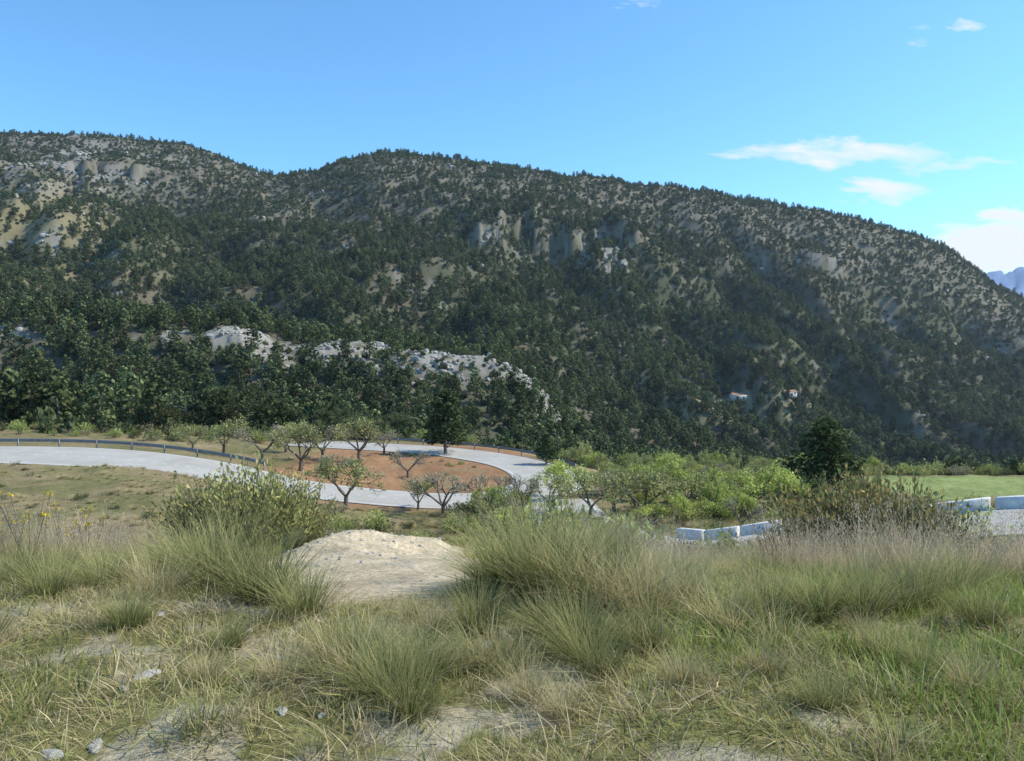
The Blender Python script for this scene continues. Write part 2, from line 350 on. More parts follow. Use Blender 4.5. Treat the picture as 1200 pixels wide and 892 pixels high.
# ---------------------------------------------------------------- zones (rock / colour)
SP=np.array([(-60,372),(20,380),(150,366),(220,372),(300,383),(400,394),(500,404),(600,410),(640,438),(655,478)],float)
def rocky(px,py,x,y):
    r=np.hypot(x,y)
    top=np.interp(px,SP[:,0],SP[:,1]); dep=py-top
    n=fbm(x/8,y/8,31,4); n2=fbm(x/26,y/18,37,4)
    spur=((r>225)&(r<305)&(px<662))*sstep(-22,-8,dep)*(1-sstep(14,64,dep+70*(n-.5)))*sstep(.43,.55,n+.08*sstep(255,300,px)-.13*(px>35)*(px<140))
    ul=((px<300)&(r>620))*sstep(.45,.55,fbm(x/24,py/6.0,33,4))*np.exp(-((py-192)/30)**2)*np.exp(-((px-85)/105)**2)
    cl=(bl(px,py,665,298,55,20)+bl(px,py,575,272,18,18)+bl(px,py,718,312,15,22)+bl(px,py,972,300,22,12)+.6*bl(px,py,290,430,35,14)+.6*bl(px,py,640,480,20,30)+.9*bl(px,py,15,395,26,24)+.6*bl(px,py,60,285,80,14))*sstep(.46,.58,n)
    gen=.4*sstep(.62,.72,n2)*sstep(.5,.62,n)*(r>450)
    return np.clip(spur+ul+cl+gen,0,1)
def ground_col(x,y,z):
    px,py=bearing(x,y,z); r=np.hypot(x,y); n=fbm(x/3,y/3,41,4); nb=fbm(x/40,y/40,43,4)
    def L(c): return np.array(c,float)[None]
    def mx(a,b,w): return a*(1-w[:,None])+b*w[:,None]
    near=mx(L((.29,.23,.11)),L((.22,.205,.075)),sstep(.4,.6,n)); near=mx(near,L((.4,.335,.21)),sstep(.6,.72,fbm(x*1.3,y*1.3,47,4))*.8)
    mid=mx(L((.27,.21,.115)),L((.18,.165,.072)),sstep(.35,.65,n))
    hill=mx(L((.14,.125,.085)),L((.095,.1,.055)),sstep(.4,.62,nb)); hill=mx(hill,L((.2,.17,.12)),sstep(.62,.76,nb)*.6)
    crest=np.interp(px,crx,cry); up=(1-sstep(30,110,py-crest+50*(nb-.5)))*(r>500); hill=mx(hill,L((.21,.185,.135)),up*.75)
    hill=mx(hill,L((.27,.23,.12)),np.clip(bl(px,py,60,260,90,45)*(r>500)+bl(px,py,60,325,80,12),0,1)*.7)
    c=mx(near*np.ones((len(x),1)),mid,sstep(9,18,r)); c=mx(c,hill,sstep(110,150,r))
    red=sstep(-26,-22,x)*(1-sstep(-1,3,x-.1*(y-80)))*sstep(60,64,y)*(1-sstep(99,106,y)); red=red*sstep(.2,.4,n)
    c=mx(c,L((.34,.185,.1)),red*.9)
    gf=sstep(36,38,x)*(1-sstep(56,60,x))*sstep(66,69,y)*(1-sstep(88,91,y)); c=mx(c,L((.24,.28,.1)),gf)
    c=mx(c,L((.62,.5,.335)),sstep(.22,.55,sand(x,y)+.5*(n-.5)+.5*(fbm(x*2,y*2,49,3)-.5)))
    rk=rocky(px,py,x,y)*(r>200); c=mx(c,L((.31,.29,.25)),rk)
    ter=((px>740)&(px<960)&(py>455)&(py<505)&(r>330)&(r<600))*1.0; c=mx(c,L((.34,.31,.18)),ter*sstep(.45,.55,np.sin(z*1.1)*.5+.5)*.7)
    fb=sstep(.61,.7,fbm(x*2.2,y*2.2,53,4)+.06*sstep(0,-1.5,x)-.06*sstep(0,2,x))*(r<7.5); c=mx(c,L((.47,.41,.3)),fb*.8)
    c=mx(c,L((.16,.24,.4)),sstep(1800,3500,r))  # far ridges: bluish aerial haze painted into the ground colour
    return c
crx=[-600,0,150,240,320,450,600,700,800,950,1110,1145,1200,1800]; cry=[130,138,143,152,188,174,190,201,211,237,281,316,345,430]
# ---------------------------------------------------------------- terrain mesh (one sheet, polar grid)
th=np.concatenate([np.radians(np.linspace(-50,50,760)),np.radians(np.linspace(52,308,100))])
rr=[.35]
while rr[-1]<1350: rr.append(rr[-1]*1.0115+.002)
while rr[-1]<11000: rr.append(rr[-1]*1.05)
rr=np.array(rr); nT=len(th); nR=len(rr)
X=(rr[:,None]*np.sin(th)[None]).ravel(); Y=(rr[:,None]*np.cos(th)[None]).ravel(); Z=H(X,Y)
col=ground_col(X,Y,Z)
ii=np.arange(nR-1)[:,None]*nT; jj=np.arange(nT)[None]; j2=(jj+1)%nT
fc=np.stack([ii+jj,ii+nT+jj,ii+nT+j2,ii+j2],-1).reshape(-1,4)[:,::-1]
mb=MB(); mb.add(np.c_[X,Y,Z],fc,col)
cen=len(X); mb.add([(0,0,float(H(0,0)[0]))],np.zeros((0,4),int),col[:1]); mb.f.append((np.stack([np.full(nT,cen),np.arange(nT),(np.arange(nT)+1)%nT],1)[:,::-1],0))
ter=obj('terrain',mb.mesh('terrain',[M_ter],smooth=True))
# ---------------------------------------------------------------- roads
def strip(L,off0,off1,dz,dash=None):
    P=L[:,:3]; t=unit(np.gradient(P[:,:2],axis=0)); nrm=np.c_[t[:,1],-t[:,0]]
    a=P[:,:2]+nrm*off0(L)[:,None]; b=P[:,:2]+nrm*off1(L)[:,None]
    k=len(P); V=np.r_[np.c_[a,P[:,2]+dz],np.c_[b,P[:,2]+dz]]
    f=[(i,i+1,k+i+1,k+i) for i in range(k-1) if dash is None or (i%dash[0])<dash[1]]
    m=MB(); m.add(V,f); return m
def road_obj(name,L,dz=0):
    e=obj(name,None)
    o=obj('asphalt_surface',strip(L,lambda l:-l[:,3],lambda l:l[:,3],dz).mesh('asphalt',[M_road])); o.parent=e
    for nm,a,b,ds in (('edge_line_a',lambda l:-l[:,3]+.3,lambda l:-l[:,3]+.42,None),('edge_line_b',lambda l:l[:,3]-.42,lambda l:l[:,3]-.3,None),('centre_line',lambda l:l[:,3]*0-.06,lambda l:l[:,3]*0+.06,(3,1))):
        o=obj(nm,strip(L,a,b,dz+.006,ds).mesh(nm,[M_paint])); o.parent=e
LA2=smooth_line(roadA,16); LB2=smooth_line(roadB,16)
road_obj('mountain_road',LA2); road_obj('approach_road',LB2,.012)
def offset_line(L,off):
    t=unit(np.gradient(L[:,:2],axis=0)); n=np.c_[t[:,1],-t[:,0]]; s=np.sign(off)
    return np.c_[L[:,:2]+n*(L[:,3]*s+off)[:,None],L[:,2]]
def resample(P,d):
    s=np.r_[0,np.cumsum(np.linalg.norm(np.diff(P,axis=0),axis=1))]; q=np.arange(0,s[-1],d)
    return np.stack([np.interp(q,s,P[:,k]) for k in range(3)],1)
def guardrail(P):
    P=resample(P,2.0); m=MB(); t=unit(np.gradient(P[:,:2],axis=0)); n=np.c_[t[:,1],-t[:,0]]
    prof=[(0,.42),(.05,.47),(.05,.52),(0,.57),(.0,.60),(.05,.65),(.05,.70),(0,.75),(-.015,.75),(-.015,.42)]
    k=len(P); q=len(prof); V=np.concatenate([np.c_[P[:,:2]+n*a,P[:,2]+b] for a,b in prof]); f=[(j*k+i,j*k+i+1,((j+1)%q)*k+i+1,((j+1)%q)*k+i) for j in range(q) for i in range(k-1)]
    m.add(V,f)
    for i in range(0,k,2):
        c=P[i]; a=.06
        vv=[(c[0]+sx*a,c[1]+sy*a-.1,c[2]+zz) for zz in (-.4,.72) for sx,sy in ((-1,-1),(1,-1),(1,1),(-1,1))]
        m.add(vv,[(0,1,5,4),(1,2,6,5),(2,3,7,6),(3,0,4,7),(4,5,6,7)])
    return m.mesh('guardrail',[M_steel])
iA=lambda a,b:slice(a*8,b*8+1)
obj('guardrail',guardrail(offset_line(LA[iA(1,7)],-.5)))
obj('guardrail',guardrail(offset_line(LA[iA(14,19)],.5)))
def parapet(P,bl_=2.3,gap=.3,h=.55,th=.42):
    P=resample(P,.05); m=MB(); st=int(bl_/.05); g=int(gap/.05); i=0
    while i+st<len(P):
        a=P[i];b=P[i+st]; d=unit(b[:2]-a[:2]); n=np.array([-d[1],d[0]])*th/2; e=.035
        V=[]
        for zz,sh in ((-.5,0),(h-e,0),(h,e)):
            for p,sg in ((a,1),(b,-1)):
                for s in (1,-1):
                    q=p[:2]+n*s*(1-sh/(th/2))+d*sg*sh; V.append((q[0],q[1],p[2]+zz))
        f=[]
        for k in (0,4): f+=[(k,k+1,k+5,k+4),(k+1,k+3,k+7,k+5),(k+3,k+2,k+6,k+7),(k+2,k,k+4,k+6)]
        f.append((8,9,11,10)); m.add(V,f); i+=st+g
    return m.mesh('parapet',[M_white])
obj('white_parapet_wall',parapet(offset_line(LB[iA(0,7)],.35)))
# ---------------------------------------------------------------- forests on the hill
def sector(n,r0,r1,amax=42):
    a=np.radians(rng.uniform(-amax,amax,n)); r=np.sqrt(rng.uniform(r0*r0,r1*r1,n)); x=r*np.sin(a); y=r*np.cos(a)
    k=y<1060; x,y,r=x[k],y[k],r[k]; z=H(x,y); return x,y,z,r
def dens(x,y,z,r):
    px,py=bearing(x,y,z); nb=fbm(x/45,y/45,61,4); crest=np.interp(px,crx,cry); dep=py-crest
    p=np.where(nb>.43,1.,.66)+0*x
    p*=np.where((px<340),.2+.8*sstep(45,110,dep+30*(nb-.5)),.38+.62*sstep(15,95,dep+50*(nb-.5)))
    p*=1-.85*bl(px,py,60,260,90,45)*(r>500); p*=1-.65*bl(px,py,500,315,60,35); p*=1-.5*bl(px,py,430,250,60,35); p*=1-.7*bl(px,py,60,325,80,14)
    p*=1-.6*bl(px,py,870,478,80,20); p*=1-.95*rocky(px,py,x,y)
    top=np.interp(px,SP[:,0],SP[:,1])
    p*=1-.8*((px<640)&(r>235)&(r<302)&(py<top+42)&((px>255)|((px>145)&(px<225))|(px<35)))
    p*=np.where(px<560,sstep(118,135,r),sstep(165,200,r))
    return np.clip(p,0,1),px,py
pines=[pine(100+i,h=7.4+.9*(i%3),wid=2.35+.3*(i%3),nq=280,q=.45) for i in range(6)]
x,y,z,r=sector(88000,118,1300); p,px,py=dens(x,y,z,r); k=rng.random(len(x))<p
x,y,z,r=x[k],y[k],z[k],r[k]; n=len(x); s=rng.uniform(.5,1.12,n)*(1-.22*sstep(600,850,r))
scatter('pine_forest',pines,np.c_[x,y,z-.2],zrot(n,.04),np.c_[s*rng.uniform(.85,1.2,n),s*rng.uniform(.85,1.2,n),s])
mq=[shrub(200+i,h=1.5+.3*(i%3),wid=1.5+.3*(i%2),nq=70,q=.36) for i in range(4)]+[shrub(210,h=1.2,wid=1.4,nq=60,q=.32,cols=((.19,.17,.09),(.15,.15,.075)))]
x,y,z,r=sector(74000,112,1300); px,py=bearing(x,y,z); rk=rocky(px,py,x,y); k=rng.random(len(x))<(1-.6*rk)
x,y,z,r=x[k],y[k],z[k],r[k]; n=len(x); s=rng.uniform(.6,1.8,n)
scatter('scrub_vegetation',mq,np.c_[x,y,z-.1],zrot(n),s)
rocks=[boulder(300+i,.6+.1*(i%3)) for i in range(5)]
x,y,z,r=sector(150000,225,1000,38); px,py=bearing(x,y,z); rk=rocky(px,py,x,y); k=rng.random(len(x))<rk*np.where(r<330,.6,.13)
x,y,z,r=x[k],y[k],z[k],r[k]; n=len(x); s=rng.uniform(.35,1.2,n)**1.6*(1+1.2*sstep(350,700,r))
scatter('limestone_outcrops',rocks,np.c_[x,y,z],zrot(n,.3),np.c_[s*1.3,s*1.1,s*rng.uniform(.6,1.7,n)])
# ---------------------------------------------------------------- plateau trees
am_green=[almond(400+i,h=3.8,leafn=1300,q=.085) for i in range(3)]
am_pale=[almond(410+i,h=3.6,leafn=900,q=.06,cols=((.42,.36,.28),(.38,.36,.22))) for i in range(2)]
am_lime=[almond(420+i,h=4,leafn=1900,q=.1,cols=((.48,.53,.14),(.54,.56,.18),(.38,.44,.12))) for i in range(2)]
def put(name,me,px,py,hpx,href,rot=None,D1=400,wide=1.0):
    xx,yy,zz=hit(px,py,12,D1); s=hpx/F*yy/href
    return obj(name,me,(xx,yy,zz),rng.random()*6.28 if rot is None else rot,(s*wide,s*wide,s))
for px,py,hp,k in ((262,533,50,0),(308,540,52,3),(352,552,60,1),(378,538,48,3),(420,541,54,1),(405,597,72,2),(478,560,40,3),(520,606,66,4),(335,530,42,0),(450,532,34,4),(574,602,56,4),(612,608,62,3),(645,602,52,2),(690,608,66,0),(757,614,82,0),(720,604,62,4),(800,606,62,2),(225,528,34,0),(395,560,36,4),(490,598,40,1)):
    me=(am_green+am_pale)[k]; put('almond_tree',me,px,py,hp,3.7,wide=1.15)
for px,py,hp in ((905,606,66),(870,600,50),(840,596,52),(935,600,46),(660,585,50),(780,590,54)):
    put('leafy_almond_tree',am_lime[int(hp)%2],px,py,hp,3.9,wide=1.2)
big=pine(501,h=7,wid=2.9,nq=3200,q=.17,cols=((.08,.11,.042),(.11,.135,.055),(.055,.075,.032)))
put('pine_tree',big,968,596,112,7.4,wide=1.3)
big2=pine(502,h=8,wid=2.9,nq=1800,q=.24,cols=((.06,.085,.035),(.085,.105,.045),(.045,.06,.028)))
for px,py,hp,w in ((522,532,75,1.2),(640,545,38,1.1)): put('pine_tree',big2,px,py,hp,8,D1=125,wide=w)
oak=almond(510,h=6,leafn=5200,q=.15,cols=((.09,.105,.05),(.12,.13,.06)),levels=4,spread=1.0)
for px,D,hp in ((285,118,70),(330,122,50),(240,116,42),(390,120,44),(455,124,44),(180,112,34)):
    xx=(px-600)/F*D; zz=float(H(xx,D)[0]); s=hp/F*D/6; obj('holm_oak_tree',oak,(xx,D,zz),rng.random()*6,(s*1.25,s*1.25,s))
bg=[shrub(600,h=1.8,wid=1.3,nq=560,q=.085,cols=((.38,.42,.13),(.31,.35,.11),(.44,.46,.17))),shrub(601,h=2,wid=1.2,nq=460,q=.085,cols=((.28,.31,.11),(.33,.33,.15))),shrub(602,h=1.6,wid=1.2,nq=320,q=.07,cols=((.36,.32,.21),(.29,.28,.15))),shrub(603,h=1.6,wid=1.4,nq=560,q=.08)]
def free_of_road(x,y,m=1.2):
    a,_,w=road_near(x,y,LA); b,_,w2=road_near(x,y,LB); return (a>w+m)&(b>w2+m)
def region(n,pxr,Dr):
    px=rng.uniform(*pxr,n); D=np.sqrt(rng.uniform(Dr[0]**2,Dr[1]**2,n)); x=(px-600)/F*D; k=free_of_road(x,D); return x[k],D[k]
def notfield(x,y): return ~((x>35)&(x<61)&(y>62)&(y<94))
parts=[(260,(690,1030),(52,108),(.4,1.1),(0,4)),(110,(530,660),(46,62),(.4,1.0),(0,4)),(150,(-250,235),(92,116),(.5,1.2),(0,4)),(110,(200,560),(106,116),(.8,1.5),(0,4)),(150,(980,1500),(94,112),(.6,1.5),(0,4)),(80,(1000,1600),(40,62),(.3,.8),(0,3)),
       (70,(-200,340),(30,62),(.15,.4),(2,4)),(60,(300,540),(22,56),(.4,1.0),(0,4)),(90,(560,1000),(18,36),(.35,.8),(0,4)),(70,(560,740),(24,40),(.8,1.5),(0,4)),(60,(760,1050),(43,58),(.3,.8),(0,3)),(40,(700,1400),(18,27),(.4,.7),(1,4)),(40,(300,560),(72,100),(.2,.35),(0,4))]
PX=[];S=[];I=[]
for n,a,b,sr,ir in parts:
    x,y=region(n,a,b); k=notfield(x,y); x,y=x[k],y[k]; PX.append(np.c_[x,y,H(x,y)-.1]); S.append(rng.uniform(*sr,len(x))); I.append(rng.integers(ir[0],ir[1],len(x)))
PX=np.concatenate(PX); scatter('roadside_bushes',bg,PX,zrot(len(PX)),np.concatenate(S),np.concatenate(I))
x,y=region(150,(560,1040),(46,104)); k=notfield(x,y)&~((np.abs(x/y-.406)<.05)&(y<75))&((x/y>.06)|(y<62)); x,y=x[k],y[k]; n=len(x)
scatter('young_orchard',am_lime+am_green[:2]+am_pale[:1],np.c_[x,y,H(x,y)],zrot(n),np.c_[rng.uniform(.45,.95,n),rng.uniform(.45,.95,n),rng.uniform(.45,.9,n)],rng.integers(0,5,n))
# ---------------------------------------------------------------- farmhouses on the terraces
def box(m,c,s,mat=0):
    x,y,z=c;a,b,h=s; v=[(x+i*a/2,y+j*b/2,z+k) for k in (0,h) for i,j in ((-1,-1),(1,-1),(1,1),(-1,1))]
    m.add(v,[(3,2,1,0),(4,5,6,7),(0,1,5,4),(1,2,6,5),(2,3,7,6),(3,0,4,7)],mat=mat)
def house(px,py,w,d,h):
    xx,yy,zz=hit(px,py,320,700); e=obj('white_farmhouse',None,(xx,yy,zz),.2)
    m=MB(); box(m,(0,0,-1),(w,d,h+1)); m.add([(-w/2+.01,0,h+1.2),(-w/2+.01,-d/2,h),(-w/2+.01,d/2,h),(w/2-.01,0,h+1.2),(w/2-.01,-d/2,h),(w/2-.01,d/2,h)],[(0,1,2),(3,5,4)])
    o=obj('walls',m.mesh('walls',[M_white])); o.parent=e
    m=MB(); a=.4; m.add([(-w/2-a,-d/2-a,h-.1),(w/2+a,-d/2-a,h-.1),(w/2+a,0,h+1.4),(-w/2-a,0,h+1.4),(w/2+a,d/2+a,h-.1),(-w/2-a,d/2+a,h-.1)],[(0,1,2,3),(3,2,4,5)]); o=obj('roof',m.mesh('roof',[M_roof])); o.parent=e
    m=MB()
    for t in (-.3,.05,.32): box(m,(w*t,-d/2-.02,1 if t!=.05 else 0),(1,.06,1.1 if t!=.05 else 2.1))
    o=obj('door_and_windows',m.mesh('open',[M_dark])); o.parent=e
house(868,468,14,6,3.0); house(925,464,8,5,2.6)
# ---------------------------------------------------------------- foreground plants
sg=[(.34,.37,.11),(.4,.4,.14),(.5,.43,.19)]; dry=[(.68,.55,.31),(.78,.65,.4),(.56,.45,.24)]; esp=[(.25,.3,.09),(.34,.35,.12),(.54,.44,.2),(.17,.225,.07)]; strawy=[(.6,.49,.23),(.68,.55,.3),(.38,.36,.14)]
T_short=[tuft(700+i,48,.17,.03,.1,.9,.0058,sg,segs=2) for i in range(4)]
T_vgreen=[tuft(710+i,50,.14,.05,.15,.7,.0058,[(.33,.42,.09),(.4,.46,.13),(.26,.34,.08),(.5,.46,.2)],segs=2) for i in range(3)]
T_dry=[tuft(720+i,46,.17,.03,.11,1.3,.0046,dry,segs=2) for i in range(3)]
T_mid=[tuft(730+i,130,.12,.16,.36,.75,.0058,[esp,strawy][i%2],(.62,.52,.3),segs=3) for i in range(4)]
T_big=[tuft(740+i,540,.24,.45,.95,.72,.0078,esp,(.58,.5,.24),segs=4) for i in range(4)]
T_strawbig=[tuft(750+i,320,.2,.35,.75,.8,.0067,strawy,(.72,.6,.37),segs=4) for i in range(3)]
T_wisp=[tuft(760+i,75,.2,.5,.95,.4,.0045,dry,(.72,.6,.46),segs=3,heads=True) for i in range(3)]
def fg(n,x0,x1,y0,y1): return rng.uniform(x0,x1,n),rng.uniform(y0,y1,n)
P=[];Sx=[];I=[]
def addk(x,y,s,i):
    k=(sand(x,y)<.3)&(sand(x,y+1.2)<.55); x,y,s,i=x[k],y[k],s[k],i[k]
    P.append(np.c_[x,y,H(x,y)]); Sx.append(s); I.append(i)
x,y=fg(28000,-9,10,1.9,12); keep=(np.abs(x)<.75*y+.8); x,y=x[keep],y[keep]
n1=fbm(x*.9,y*.9,71,4); n2=fbm(x*.5+9,y*.5,73,3); n3=fbm(x*2.2,y*2.2,53,4)+.06*sstep(0,-1.5,x)-.06*sstep(0,2,x)
green=sstep(.38,.58,n2+.1*np.tanh((x-.6)/1.2)+.04); vg=green*sstep(.42,.6,n1+.1*sstep(.6,2.5,x))
cover=np.clip(.85+.3*sstep(.4,.55,n1)+.2*sstep(.5,2,x),0,1)*(1-.6*sstep(.6,.68,n3))*(1-sstep(.2,.5,sand(x,y)))
rnd=rng.random(len(x)); k=rng.random(len(x))<cover; kind=np.where(rnd<vg*.65,1,np.where(rnd<.42+.4*green,0,2))
x,y,kind=x[k],y[k],kind[k]; n=len(x); s=rng.uniform(.6,1.45,n)*(1+.4*sstep(6,9,y))
ii=np.where(kind==0,rng.integers(0,4,n),np.where(kind==1,rng.integers(4,7,n),rng.integers(7,10,n)))
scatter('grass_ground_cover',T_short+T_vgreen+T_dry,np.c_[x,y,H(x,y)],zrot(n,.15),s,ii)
x,y=fg(2300,-11,12,2.6,17)
pm=(.24+.45*sstep(5,7,y)+.45*(np.abs(x-.1)<1.6)*(y>3.0))*sstep(.38,.52,fbm(x*.8,y*.8,77,3)); k=rng.random(len(x))<pm; addk(x[k],y[k],rng.uniform(.35,1.1,k.sum()),rng.integers(0,4,k.sum()))
big_t=[(262,690,105,0),(225,672,75,0),(310,705,100,0),(355,722,75,0),(645,702,130,0),(605,692,112,0),(672,712,105,0),(590,690,80,0),(682,768,86,0),(640,746,66,0),(505,745,48,1),(485,728,32,0),(412,800,88,1),(455,815,92,0),(395,775,62,0),(500,800,72,0),(330,800,56,1),(430,770,56,0),(540,790,52,1),(480,840,66,0),
 (900,730,72,0),(955,725,78,0),(1010,722,82,0),(1070,712,74,0),(760,720,90,1),(800,708,70,1),(715,715,104,1),(150,735,58,0),(120,690,62,0),(60,700,64,0),(20,690,72,0),(560,740,68,0),(620,820,60,1),(660,840,60,1),(700,790,64,0),(860,740,56,1),(1150,735,64,0),(240,800,42,1),(1120,700,74,0),(180,700,70,1),(1030,770,54,1),(1080,790,56,0),(800,800,48,1),(750,760,60,0),(590,780,54,1),(270,760,46,0),(900,790,48,1),(960,830,50,0),(1140,810,56,1)]
for px,py,hp,kd in big_t:
    xx,yy,zz=hit(px,py,2,16); href=.85 if kd==0 else .65; s=hp/F*yy/href
    P.append([[xx,yy,zz]]); Sx.append([s]); I.append([rng.integers(4,8) if kd==0 else rng.integers(8,11)])
for (x0,x1,y0,y1,n) in ((-9,-3,6.8,12,80),(.5,10,6.5,11,95),(-.6,1.5,8,13,18),(1,8,11,16,60)):
    x,y=fg(n,x0,x1,y0,y1); addk(x,y,rng.uniform(.3,.65,n),rng.integers(4,11,n))
for (x0,x1,y0,y1,n) in ((-9,-3.6,7.0,12,190),(.8,4,7.5,13,80),(2.6,10,6.2,9.5,210)):
    x,y=fg(n,x0,x1,y0,y1); addk(x,y,rng.uniform(.5,.95,n),rng.integers(11,14,n))
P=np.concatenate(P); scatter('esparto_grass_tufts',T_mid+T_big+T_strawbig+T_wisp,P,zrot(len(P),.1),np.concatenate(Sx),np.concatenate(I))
x,y=region(7500,(-200,1500),(13,62)); nn=fbm(x/3,y/3,81,3); k=(rng.random(len(x))<sstep(.3,.6,nn))&(mound(x,y)<.2); x,y=x[k],y[k]
scatter('dry_meadow_grass',T_mid+T_strawbig,np.c_[x,y,H(x,y)],zrot(len(x),.1),rng.uniform(.5,1.1,len(x))*np.where((x<-8),.5,1))
mf=MB(); R=np.random.default_rng(900)
for k in range(8):
    a=R.random()*6.28; l=.5+.25*R.random(); e=np.array([math.cos(a)*.2,math.sin(a)*.2,l]); tube(mf,[(0,0,0),e*.5,e],[.004,.003,.003],3,1)
    leaves(mf,e+R.normal(0,.01,(6,3)),.017,.6,pal(6,[(.7,.5,.04),(.75,.57,.06)],R),R=R)
fl=mf.mesh('flowers',[M_leaf,M_bark]); x,y=fg(14,-7,-4.4,7.4,9.2); scatter('yellow_wildflowers',[fl],np.c_[x,y,H(x,y)],zrot(14),rng.uniform(.8,1.25,14))
def sprig(seed,h,wid,n,cols,lean=.7,q=.018):
    R=np.random.default_rng(seed); mb=MB()
    for k in range(n):
        az=R.random()*6.28; ln=lean*R.random()**.6; L=h*(.6+.5*R.random())*(1-.25*ln); b=np.array([math.cos(az),math.sin(az),0])*wid*.35*R.random()
        d=unit(np.array([math.cos(az)*ln*wid/h,math.sin(az)*ln*wid/h,1])+R.normal(0,.1,3)); e=b+d*L; md=b+d*L*.5+R.normal(0,.03,3)
        tube(mb,[b,md,e],[.007,.005,.002],3)
        m=36; t=.2+.8*R.random((m,1)); c=b*(1-t)+e*t+R.normal(0,.035,(m,3)); cc=pal(m,cols,R)*(.5+.7*t)
        leaves(mb,c,q*(.7+.8*R.random(m)),.35,cc,dirs=d+R.normal(0,.6,(m,3)),R=R)
    return mb.mesh('sprig_mesh',[M_leaf,M_bark])
ros=[sprig(800,1.1,.9,300,((.2,.22,.08),(.3,.3,.11),(.4,.35,.14)),q=.028),sprig(801,1.0,.9,260,((.15,.18,.08),(.2,.22,.1)),q=.024),sprig(802,1.3,1.0,340,((.24,.2,.075),(.16,.18,.07),(.34,.27,.11)),q=.032)]
def bush(name,me,px,py,D,hp,href,wide=1.0):
    u,s=sl(px,py); xx=float(u*D); zz=float(H(xx,D)[0]); top=EYE+float(sl(px,py-hp)[1])*D
    sc=max((top-zz)/href,.3); obj(name,me,(xx,D,zz-.05),rng.random()*6.28,(sc*wide,sc*wide,sc))
bush('rosemary_bush',ros[0],300,625,10.5,88,1.1,1.0); bush('rosemary_bush',ros[0],245,630,10.8,70,1.1,.95); bush('rosemary_bush',ros[0],335,630,11.2,66,1.1,.85); bush('rosemary_bush',ros[0],275,640,9.6,66,1.1,.9)
bush('rosemary_bush',ros[1],345,682,9.0,48,1.1,.8)
bush('juniper_bush',ros[2],985,650,12.5,84,1.2,.9); bush('juniper_bush',ros[2],1030,650,12.2,92,1.2,.8); bush('juniper_bush',ros[2],1075,660,11,68,1.2,.95); bush('juniper_bush',ros[2],930,655,12,42,1.2,.9)
bush('rosemary_bush',ros[1],1180,700,8.2,52,1.1,1.0); bush('rosemary_bush',ros[1],1130,690,9,40,1.1,.8); bush('rosemary_bush',ros[0],725,660,12,60,1.2,.6)
twig=almond(820,h=2.4,leafn=700,q=.032,cols=((.5,.55,.12),(.58,.6,.16)),trunkr=.03,levels=4,spread=.9)
bare=almond(821,h=2.2,leafn=420,q=.028,cols=((.45,.38,.2),(.36,.36,.15)),trunkr=.03,levels=4,spread=.8)
bush('young_almond_tree',twig,1185,650,13,85,2.4,1.0); bush('young_almond_tree',twig,1140,650,15,55,2.4,1.0)
bush('bare_shrub',bare,575,640,13,80,2.0,.8); bush('bare_shrub',bare,618,640,14,72,2.0,.9); bush('bare_shrub',bare,685,650,13.5,72,2.0,.9); bush('bare_shrub',bare,650,645,16,80,2.0,.9)
x,y=fg(500,-6,6,2.2,8); k=(rng.random(500)<(.12+.5*(x<-.5)*(y<5)))&(np.abs(x)<.8*y+.5); x,y=x[k],y[k]
pale_rocks=[]
M_pale=simple_mat('pale_stone',(.42,.4,.35),(.62,.59,.53),2.5,.9,.6,6,obj=True)
for rk_ in rocks: c_=rk_.copy(); c_.materials.clear(); c_.materials.append(M_pale); pale_rocks.append(c_)
scatter('scattered_stones',pale_rocks,np.c_[x,y,H(x,y)+.003],zrot(len(x),.3),rng.uniform(.008,.03,len(x)))
for px,py,w in ((172,793,34),(572,757,26),(845,738,24),(190,720,20),(60,885,36),(545,722,20),(330,835,26),(110,878,28)):
    xx,yy,zz=hit(px,py,2,16); s=w/F*yy/2; obj('limestone_rock',pale_rocks[int(px)%5],(xx,yy,zz+s*.05),rng.random()*6,(s,s*.8,s*.4))
y=9.2+rng.normal(0,1.5,220); x=-.178*y+rng.normal(0,.65,220); scatter('mound_pebbles',pale_rocks,np.c_[x,y,H(x,y)],zrot(220,.3),rng.uniform(.006,.03,220))
m=MB(); t=np.linspace(0,1,30); pts=np.c_[-160+t*110,np.full(30,118.),-7.6+t*-.8-3*(t*(1-t))]; tube(m,pts,np.full(30,.03),4,0); 
for q in (pts[0],pts[-1]): tube(m,[(q[0],q[1],-14),(q[0],q[1],q[2]+.3)],[.14,.1],6,0)
obj('overhead_cable',m.mesh('cable',[M_steel]))
# ---------------------------------------------------------------- valley haze (real homogeneous air volume)
m,nt,o=new_mat('valley_haze'); vs=N(nt,'ShaderNodeVolumeScatter'); vs.inputs['Color'].default_value=(.75,.87,1,1); vs.inputs['Density'].default_value=.00008; vs.inputs['Anisotropy'].default_value=.35; nt.links.new(vs.outputs[0],o.inputs['Volume'])
hz=MB(); box(hz,(0,1000,-120),(5000,2600,440)); obj('valley_haze',hz.mesh('valley_haze',[m]))
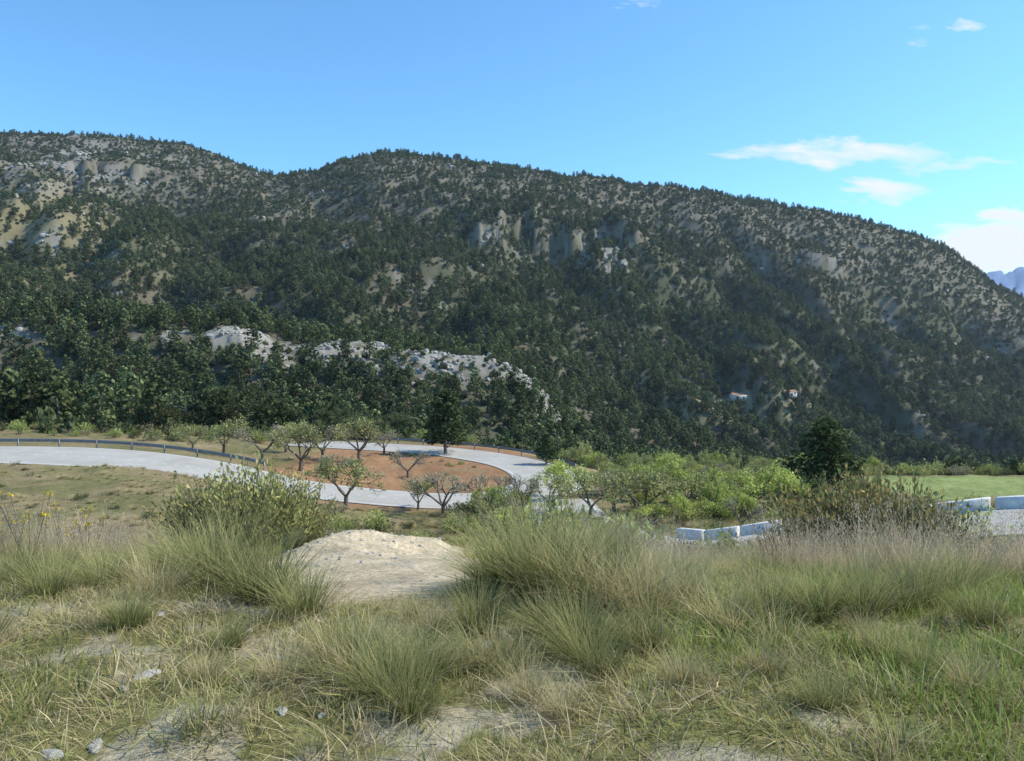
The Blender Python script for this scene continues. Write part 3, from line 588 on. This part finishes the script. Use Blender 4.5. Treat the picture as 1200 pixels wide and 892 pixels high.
# ---------------------------------------------------------------- sky + sun
AZ=math.radians(84); EL=math.radians(45)
w=bpy.data.worlds.new('World'); scene.world=w; w.use_nodes=True; nt=w.node_tree; nt.nodes.clear()
o=N(nt,'ShaderNodeOutputWorld'); bgd=N(nt,'ShaderNodeBackground'); sk=N(nt,'ShaderNodeTexSky',sky_type='NISHITA'); sk.sun_disc=False; sk.sun_elevation=EL; sk.sun_rotation=AZ; sk.air_density=1.0; sk.dust_density=.6; sk.ozone_density=1.5; sk.altitude=700
bgd.inputs[1].default_value=.13
tc=N(nt,'ShaderNodeTexCoord'); sx=N(nt,'ShaderNodeSeparateXYZ'); nt.links.new(tc.outputs['Generated'],sx.inputs[0])
def mth(op,a,b=None,c=None):
    n=N(nt,'ShaderNodeMath',operation=op)
    for i,v in enumerate((a,b,c)):
        if v is None: continue
        if hasattr(v,'is_linked'): nt.links.new(v,n.inputs[i])
        else: n.inputs[i].default_value=v
    return n.outputs[0]
yy=mth('MAXIMUM',sx.outputs[1],.05); U=mth('DIVIDE',sx.outputs[0],yy); S_=mth('DIVIDE',sx.outputs[2],yy)
cv=N(nt,'ShaderNodeCombineXYZ'); nt.links.new(mth('MULTIPLY',U,5),cv.inputs[0]); nt.links.new(mth('ADD',mth('MULTIPLY',S_,26),mth('MULTIPLY',U,3)),cv.inputs[1])
nz=noise(nt,1.6,8,.62,cv.outputs[0])
cv2=N(nt,'ShaderNodeCombineXYZ'); nt.links.new(mth('MULTIPLY',U,14),cv2.inputs[0]); nt.links.new(mth('MULTIPLY',S_,30),cv2.inputs[1]); nw=noise(nt,1,4,.6,cv2.outputs[0])
S2=mth('ADD',S_,mth('MULTIPLY',mth('SUBTRACT',nw,.5),.05)); U2=mth('ADD',U,mth('MULTIPLY',mth('SUBTRACT',nz,.5),.12)); tot=None
for cx,cy,a,b,g in ((985,180,165,20,1.0),(1100,194,120,11,.8),(1035,224,75,20,1.0),(1165,292,105,42,1.6),(1180,256,56,16,1.3),(1122,31,38,12,1.0),(1078,42,40,14,.5),(755,6,40,9,.55)):
    u0,s0=sl(cx,cy); d=mth('ADD',mth('POWER',mth('ABSOLUTE',mth('DIVIDE',mth('SUBTRACT',U2,float(u0)),a/F)),2),mth('POWER',mth('ABSOLUTE',mth('DIVIDE',mth('SUBTRACT',S2,float(s0)),b/F)),2))
    e=mth('MULTIPLY',mth('MAXIMUM',mth('SUBTRACT',1,d),0),g); tot=e if tot is None else mth('MAXIMUM',tot,e)
msk=mth('MULTIPLY',mth('SUBTRACT',mth('ADD',tot,mth('MULTIPLY',nz,1.9)),1.3),1.4); msk=mth('MULTIPLY',msk,mth('MINIMUM',mth('MULTIPLY',tot,3),1)); cl=N(nt,'ShaderNodeClamp'); nt.links.new(msk,cl.inputs[0])
tn=mixc(nt,sk.outputs[0],(.95,1.6,1.92,1),1.0,'MULTIPLY')
cm=mixc(nt,tn,(6.9,7.5,8.1,1),cl.outputs[0]); nt.links.new(cm,bgd.inputs[0]); nt.links.new(bgd.outputs[0],o.inputs[0])
sd=Vector((math.sin(AZ)*math.cos(EL),math.cos(AZ)*math.cos(EL),math.sin(EL)))
ld=bpy.data.lights.new('sun','SUN'); ld.energy=5.0; ld.angle=math.radians(.5); ld.color=(1,.94,.82); lo=bpy.data.objects.new('sun',ld); scene.collection.objects.link(lo); lo.rotation_euler=sd.to_track_quat('Z','Y').to_euler(); lo.location=(50,30,80)
cd=bpy.data.cameras.new('camera'); cd.sensor_width=36; cd.lens=36*F/1200; cd.clip_start=.05; cd.clip_end=30000; co=bpy.data.objects.new('camera',cd); scene.collection.objects.link(co)
co.location=(0,0,EYE); co.rotation_euler=(math.pi/2-PIT,0,0); scene.camera=co
scene.view_settings.view_transform='Standard'; scene.view_settings.look='None'; scene.view_settings.exposure=0
